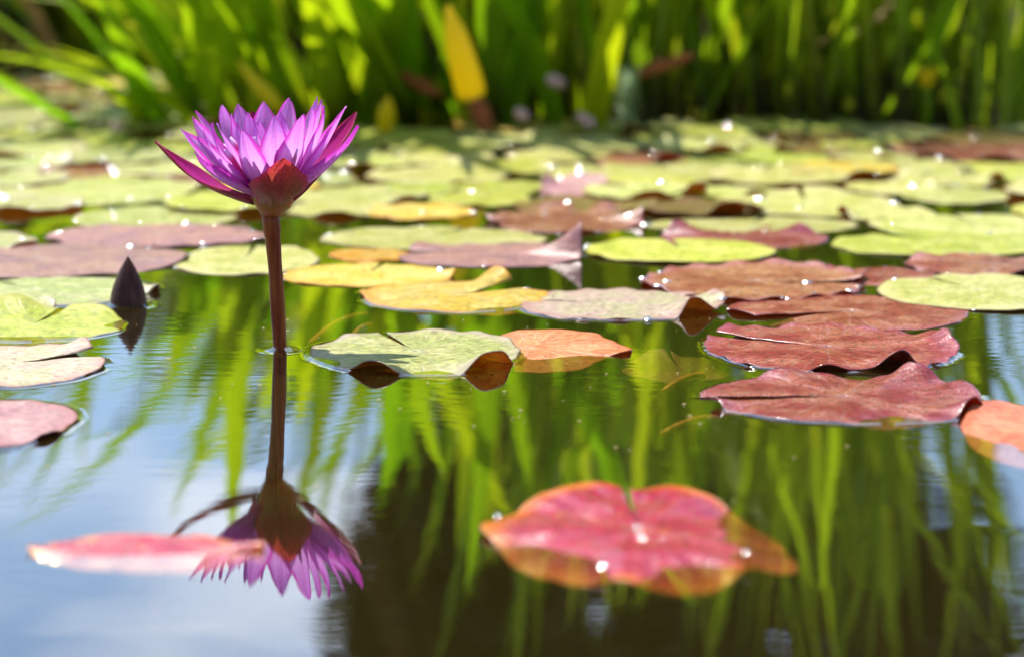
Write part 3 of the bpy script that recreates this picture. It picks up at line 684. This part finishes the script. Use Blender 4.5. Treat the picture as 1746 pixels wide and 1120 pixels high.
# right rushes, darker and upright
RN = ['pale', 'dense', 'slender', 'crowded', 'dark', 'upright', 'tall']
i = 0
for px, Y in [(960, 3.02), (1020, 2.95), (1085, 3.04), (1140, 2.97), (1215, 3.10), (1290, 2.99), (1345, 3.06), (1400, 2.96), (1455, 3.03), (1510, 2.97), (1565, 3.05), (1620, 2.96), (1680, 3.02), (1740, 2.97), (1800, 3.05)]:
    side = ['under the top centre', 'left of the pale water plant', 'behind the pale water plant', 'right of the pale water plant', 'in the dark gap of the rushes', 'right of the dark gap', 'beside the orange blossom spot', 'right of the orange blossom spot',
            'between orange spot and yellow bud', 'just left of the yellow bud', 'behind the yellow bud', 'just right of the yellow bud', 'near the right edge', 'at the right picture edge', 'beyond the right picture edge'][i]
    n = 11 if i not in (4, 5) else 8
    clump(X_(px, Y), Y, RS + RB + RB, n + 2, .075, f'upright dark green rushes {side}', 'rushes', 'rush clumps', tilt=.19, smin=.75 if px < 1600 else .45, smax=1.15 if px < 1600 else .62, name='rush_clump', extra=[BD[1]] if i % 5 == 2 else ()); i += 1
# second rows, to fill the depth
for k, (px, Y) in enumerate([(430, 3.45), (540, 3.4), (650, 3.42), (740, 3.36), (850, 3.4), (960, 3.35)]):
    clump(X_(px, Y), Y, BL[:3] + BLs, 14, .10, 'blurred green reed clump deep behind the front blades', 'reeds', 'back row reeds', tilt=.15, smin=.75, smax=1.05)
for k, (px, Y) in enumerate([(1060, 3.38), (1160, 3.42), (1260, 3.36), (1360, 3.42), (1460, 3.36), (1560, 3.40), (1660, 3.36), (1760, 3.42), (1240, 3.75), (1400, 3.8), (1560, 3.75), (1700, 3.8)]):
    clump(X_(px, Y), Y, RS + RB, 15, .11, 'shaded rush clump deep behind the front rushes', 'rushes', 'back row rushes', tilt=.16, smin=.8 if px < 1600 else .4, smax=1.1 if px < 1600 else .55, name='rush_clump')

# ------------------------------------------------------------------ single things at the bank
def leaf_mesh(name, L, W, mat, bend=.15, cup=.2, n=10, k=6, st=.04):
    V = []; F = []; U = []
    for i in range(n + 1):
        t = i / n; wd = W / 2 * math.sin(math.pi * min(.985, st + (1 - st) * t)) ** .75 * (1 + .08 * math.sin(7 * t + L * 90))
        for j in range(k + 1):
            u = j / k * 2 - 1
            V.append((u * wd, bend * L * t * t + cup * wd * u * u, L * t)); U.append(((u + 1) / 2, t))
    for i in range(n):
        for j in range(k):
            a = i * (k + 1) + j; F.append((a, a + 1, a + k + 2, a + k + 1))
    return mesh(name, V, F, U, mats=[mat])
def single(name, label, cat, px, py, Y, m, rot, group=None):
    o = obj(name, m, None, aty(px, py, Y)); o.rotation_euler = rot; tag(o, label, cat, group)
    s = o.modifiers.new('thickness', 'SOLIDIFY'); s.thickness = .0008
    return o
single('yellow_leaf', 'broad bright yellow leaf among the reeds at top centre', 'leaf', 806, 172, 2.74, leaf_mesh('yellow_leaf', .094, .030, M_yblade, .3, .45, st=.3), (R(30), R(-14), 0))
single('yellow_leaf', 'small yellow leaf low between the bloom and the reeds', 'leaf', 655, 228, 2.80, leaf_mesh('yellow_leaf', .040, .018, M_yblade, .2, .4, st=.3), (R(30), R(8), 0))
single('yellow_leaf', 'slanting yellow leaf behind the bloom tips', 'leaf', 478, 190, 2.82, leaf_mesh('yellow_leaf', .065, .016, M_yblade, .3, .4, st=.3), (R(28), R(-38), 0))
single('rusty_leaf', 'rust brown withered leaf hanging at the water edge', 'leaf', 835, 232, 2.84, leaf_mesh('rusty_leaf', .05, .020, M_rust), (R(8), R(-22), 0))
single('rusty_leaf', 'rusty bent leaf left of the yellow leaf', 'leaf', 755, 165, 2.9, leaf_mesh('rusty_leaf', .06, .014, M_rust), (R(5), R(-62), 0))
single('rusty_leaf', 'dark rusty leaf lying across the right rushes', 'leaf', 1060, 135, 2.92, leaf_mesh('rusty_leaf', .08, .014, M_rust), (R(5), R(72), 0))
def curled(name, label, cat, px, py, Y, rad, mat, sq=(1.3, .8, .9)):
    V = []; F = []; U = []; n = 8
    for i in range(n + 1):
        for j in range(n + 1):
            a = math.pi * .75 * (i / n - .5); b = math.pi * 1.0 * (j / n - .5)
            V.append((rad * sq[0] * math.sin(b) * math.cos(a), -rad * sq[1] * math.cos(b) * math.cos(a), rad * sq[2] * math.sin(a))); U.append((i / n, j / n))
    for i in range(n):
        for j in range(n):
            a = i * (n + 1) + j; F.append((a, a + 1, a + n + 2, a + n + 1))
    o = obj(name, mesh(name, V, F, U, mats=[mat]), None, aty(px, py, Y)); o.rotation_euler = (0, R(25), R(rr_.uniform(-40, 40)))
    s = o.modifiers.new('thickness', 'SOLIDIFY'); s.thickness = .0008
    tag(o, label, cat)
curled('fallen_petal', 'pale pink curled petal caught high in the right reeds', 'petal', 948, 140, 2.86, .008, M_pinkp, (1.5, .8, .9))
curled('fallen_petal', 'pale pink curled petal above the rusty hanging leaf', 'petal', 806, 158, 2.84, .008, M_pinkp)
curled('fallen_petal', 'cream petal scrap on the water below the pale plant', 'petal', 1000, 205, 2.82, .009, M_pinkp, (1.4, .8, .7))
curled('fallen_petal', 'pinkish petal hanging behind the bloom at upper left', 'petal', 318, 108, 3.1, .014, M_pinkp, (.8, .8, 1.3))
curled('fallen_petal', 'peach petal lying on the far pads left of the bloom', 'petal', 205, 220, 2.86, .009, M_pinkp)
curled('fallen_petal', 'small pinkish petal at the water edge, centre right', 'petal', 890, 195, 2.84, .007, M_pinkp)
curled('orange_blossom', 'orange round blossom glowing among the dark rushes', 'blossom', 1392, 104, 2.95, .009, M_yblade, (1.1, .9, .9))
# yellow bud on a thin stalk
yb = aty(1580, 150, 2.90); o = empty('yellow_bud', Vector((yb.x, yb.y, 0)), 'round yellow green bud on a thin stalk at right', 'flower bud')
V, F, U = tube([Vector((0, 0, -.02)), Vector((.002, 0, yb.z * .6)), Vector((0, 0, yb.z))], [.003] * 3, 8); obj('stem', mesh('stem', V, F, U, mats=[M_rush]), o)
for q in range(5):
    m = leaf_mesh('petal', .026, .020, M_yblade, -.15, .35); c = obj('petal', m, o, (0, 0, yb.z - .002)); c.rotation_euler = (R(22), 0, R(72 * q))
# pale feathery water plant
wp = at(1070, 238); o = empty('water_plant', (wp.x, 2.83, 0), 'pale green feathery water plant standing before the rushes', 'plant')
lm = leaf_mesh('leaf', .020, .0055, M_fern, .1, .2, 6, 2)
V, F, U = tube([Vector((0, 0, -.02)), Vector((.002, 0, .03)), Vector((.004, 0, .058))], [.002, .002, .0012], 6); obj('stem', mesh('stem', V, F, U, mats=[M_fern]), o)
for q in range(42):
    c = obj('leaf', lm, o, (.003 * q / 42, 0, .004 + .052 * q / 42)); c.rotation_euler = (R(-60 + 25 * q / 42), 0, q * 1.1)

# dry stems crossing at the far left
def dry(label, a, b, Y0, Y1, r):
    A = aty(*a, Y0); B = aty(*b, Y1)
    V, F, U = tube(bez(Vector((0, 0, 0)), (B - A) * .5 + Vector((0, 0, -.01)), B - A, 10), [r] * 11, 8)
    o = obj('dry_stem', mesh('dry_stem', V, F, U, mats=[M_dry]), None, A); tag(o, label, 'dry stem')
dry('pale dry stem slanting up at the upper left corner', (35, 85), (105, -30), 3.6, 3.75, .006)
dry('thin tan dry stem leaning at the upper left', (60, 110), (20, -20), 3.65, 3.8, .004)
dry('brown dry stem lying along the left bank', (0, 70), (190, 52), 3.7, 3.8, .006)

# ------------------------------------------------------------------ trees and shrubs beyond (seen mirrored in the water)
def leafmat(name, c1, c2):
    b = NB(name); t = b.n('ShaderNodeTexCoord'); n = b.noise(t.outputs['Object'], 2.2, 3)
    c = b.mix(b.ss(n, .35, .65), c1, c2)
    return b.leafy(c, c, .25, .5, .3)
M_crown = leafmat('crown_dark', (.030, .040, .010), (.055, .060, .014))
M_shrub = leafmat('shrub_leaves', (.06, .085, .02), (.10, .12, .035))
b_ = NB('bark'); t_ = b_.n('ShaderNodeTexCoord'); M_bark = b_.leafy(b_.mix(b_.noise(t_.outputs['Object'], 20, 4), (.05, .035, .02), (.12, .09, .06)), (0, 0, 0), 0, .9, .2)
def tree(name, label, loc, trunk_h, cz, rx, rz, nleaf, mat, seed, ls=.10, cat='tree', clumps=26):
    r_ = random.Random(seed); o = empty(name, loc, label, cat)
    V = []; F = []
    def limb(a, m, c, r0, r1):
        v, f, u = tube(bez(a, m, c, 6), [r0 + (r1 - r0) * i / 6 for i in range(7)], 7); k = len(V); V.extend(v); F.extend([tuple(x + k for x in ff) for ff in f])
    limb(Vector((0, 0, -.1)), Vector((.05, 0, trunk_h * .5)), Vector((0, 0, trunk_h)), rx * .09, rx * .06)
    cl = []
    for i in range(clumps):
        while True:
            p = Vector((r_.uniform(-1, 1), r_.uniform(-1, 1), r_.uniform(-1, 1)))
            if .25 < p.length < .86: break
        c = Vector((p.x * rx, p.y * rx, cz + p.z * rz)); cl.append((c, r_.uniform(.28, .42)))
        limb(Vector((0, 0, trunk_h * .95)), Vector((c.x * .3, c.y * .3, (c.z + trunk_h) / 2)), c, rx * .03, rx * .008)
    obj('trunk', mesh('trunk', V, F, mats=[M_bark]), o)
    V = []; F = []
    for i in range(nleaf):
        c, q = cl[i % len(cl)]
        d = Vector((r_.gauss(0, 1), r_.gauss(0, 1), r_.gauss(0, 1))).normalized() * (r_.random() ** .45)
        p = c + Vector((d.x * rx * q, d.y * rx * q, d.z * rz * q))
        a = Vector((r_.gauss(0, 1), r_.gauss(0, 1), r_.gauss(0, 1))).normalized(); b = a.orthogonal().normalized(); s = ls * r_.uniform(.6, 1.3); n_ = a.cross(b)
        k = len(V); V += [p - a * s, p + b * s * .45 + n_ * s * .15, p + a * s, p - b * s * .45 + n_ * s * .15]; F.append((k, k + 1, k + 2, k + 3))
    obj('crown', mesh('crown', V, F, smooth=False, mats=[mat]), o)['kind'] = 'stuff'
tree('shade_tree', 'dark dense tree mirrored in the water at lower right', (.45, 9.0, .08), 1.0, 2.75, 1.12, 1.5, 13000, M_crown, 4, .10, clumps=34)
tree('shrub', 'grey green shrub mirrored between the left reeds', (-1.6, 12.5, .08), .3, 1.2, 1.5, .95, 3500, M_shrub, 5, .10, 'shrub', 20)
tree('shrub', 'low shrub mirrored right of the flower stalk', (-.2, 13.0, .08), .3, 1.15, 1.3, .95, 3500, M_shrub, 6, .10, 'shrub', 20)

# ------------------------------------------------------------------ pollen and leaf crumbs floating on the open water
r_ = random.Random(9); V = []; F = []
M_crumb = blade_mat('floating_crumbs', (.45, .40, .25), (.30, .22, .08), (.2, .12, .04), .2, .7)
for i in range(230):
    px = r_.uniform(-60, 1800); py = r_.uniform(540, 900) if i % 3 == 0 else r_.uniform(540, 740); c = at(px, py, .0007); s_ = r_.choice([.0003, .0004, .0005, .0009]) * r_.uniform(.7, 1.2)
    if any(((c.x - a) / (b + .002)) ** 2 + ((c.y - d) / (e + .002)) ** 2 < 1 for a, d, b, e in PADS): continue
    k = len(V); n = 5; ph = r_.uniform(0, 6); st = r_.uniform(1, 1.8)
    V += [(c.x + s_ * st * math.cos(ph + j * 6.283 / n), c.y + s_ * math.sin(ph + j * 6.283 / n), .0005) for j in range(n)] + [(c.x, c.y, .0005 + s_ * .5)]
    F += [(k + j, k + (j + 1) % n, k + n) for j in range(n)]
tag(obj('floating_crumbs', mesh('floating_crumbs', V, F, mats=[M_crumb])), 'tiny pale specks of pollen and leaf crumbs floating on the water', 'debris', kind='stuff')

# ------------------------------------------------------------------ tell look-alikes apart by their order from the left
ORD = ['leftmost', 'second from left', 'third from left', 'fourth from left', 'fifth from left', 'sixth from left', 'seventh from left', 'eighth from left', 'ninth from left', 'tenth from left', 'eleventh from left', 'twelfth from left',
       'thirteenth from left', 'fourteenth from left', 'fifteenth from left', 'sixteenth from left']
by = {}
for o in col.objects:
    if o.parent is None and o.get('label'): by.setdefault(o['label'], []).append(o)
for l, os_ in by.items():
    if len(os_) > 1:
        os_.sort(key=lambda o: o.location.x / max(.1, o.location.y))
        for k, o in enumerate(os_):
            if k < len(ORD): o['label'] = f'{l}, {ORD[k]}'
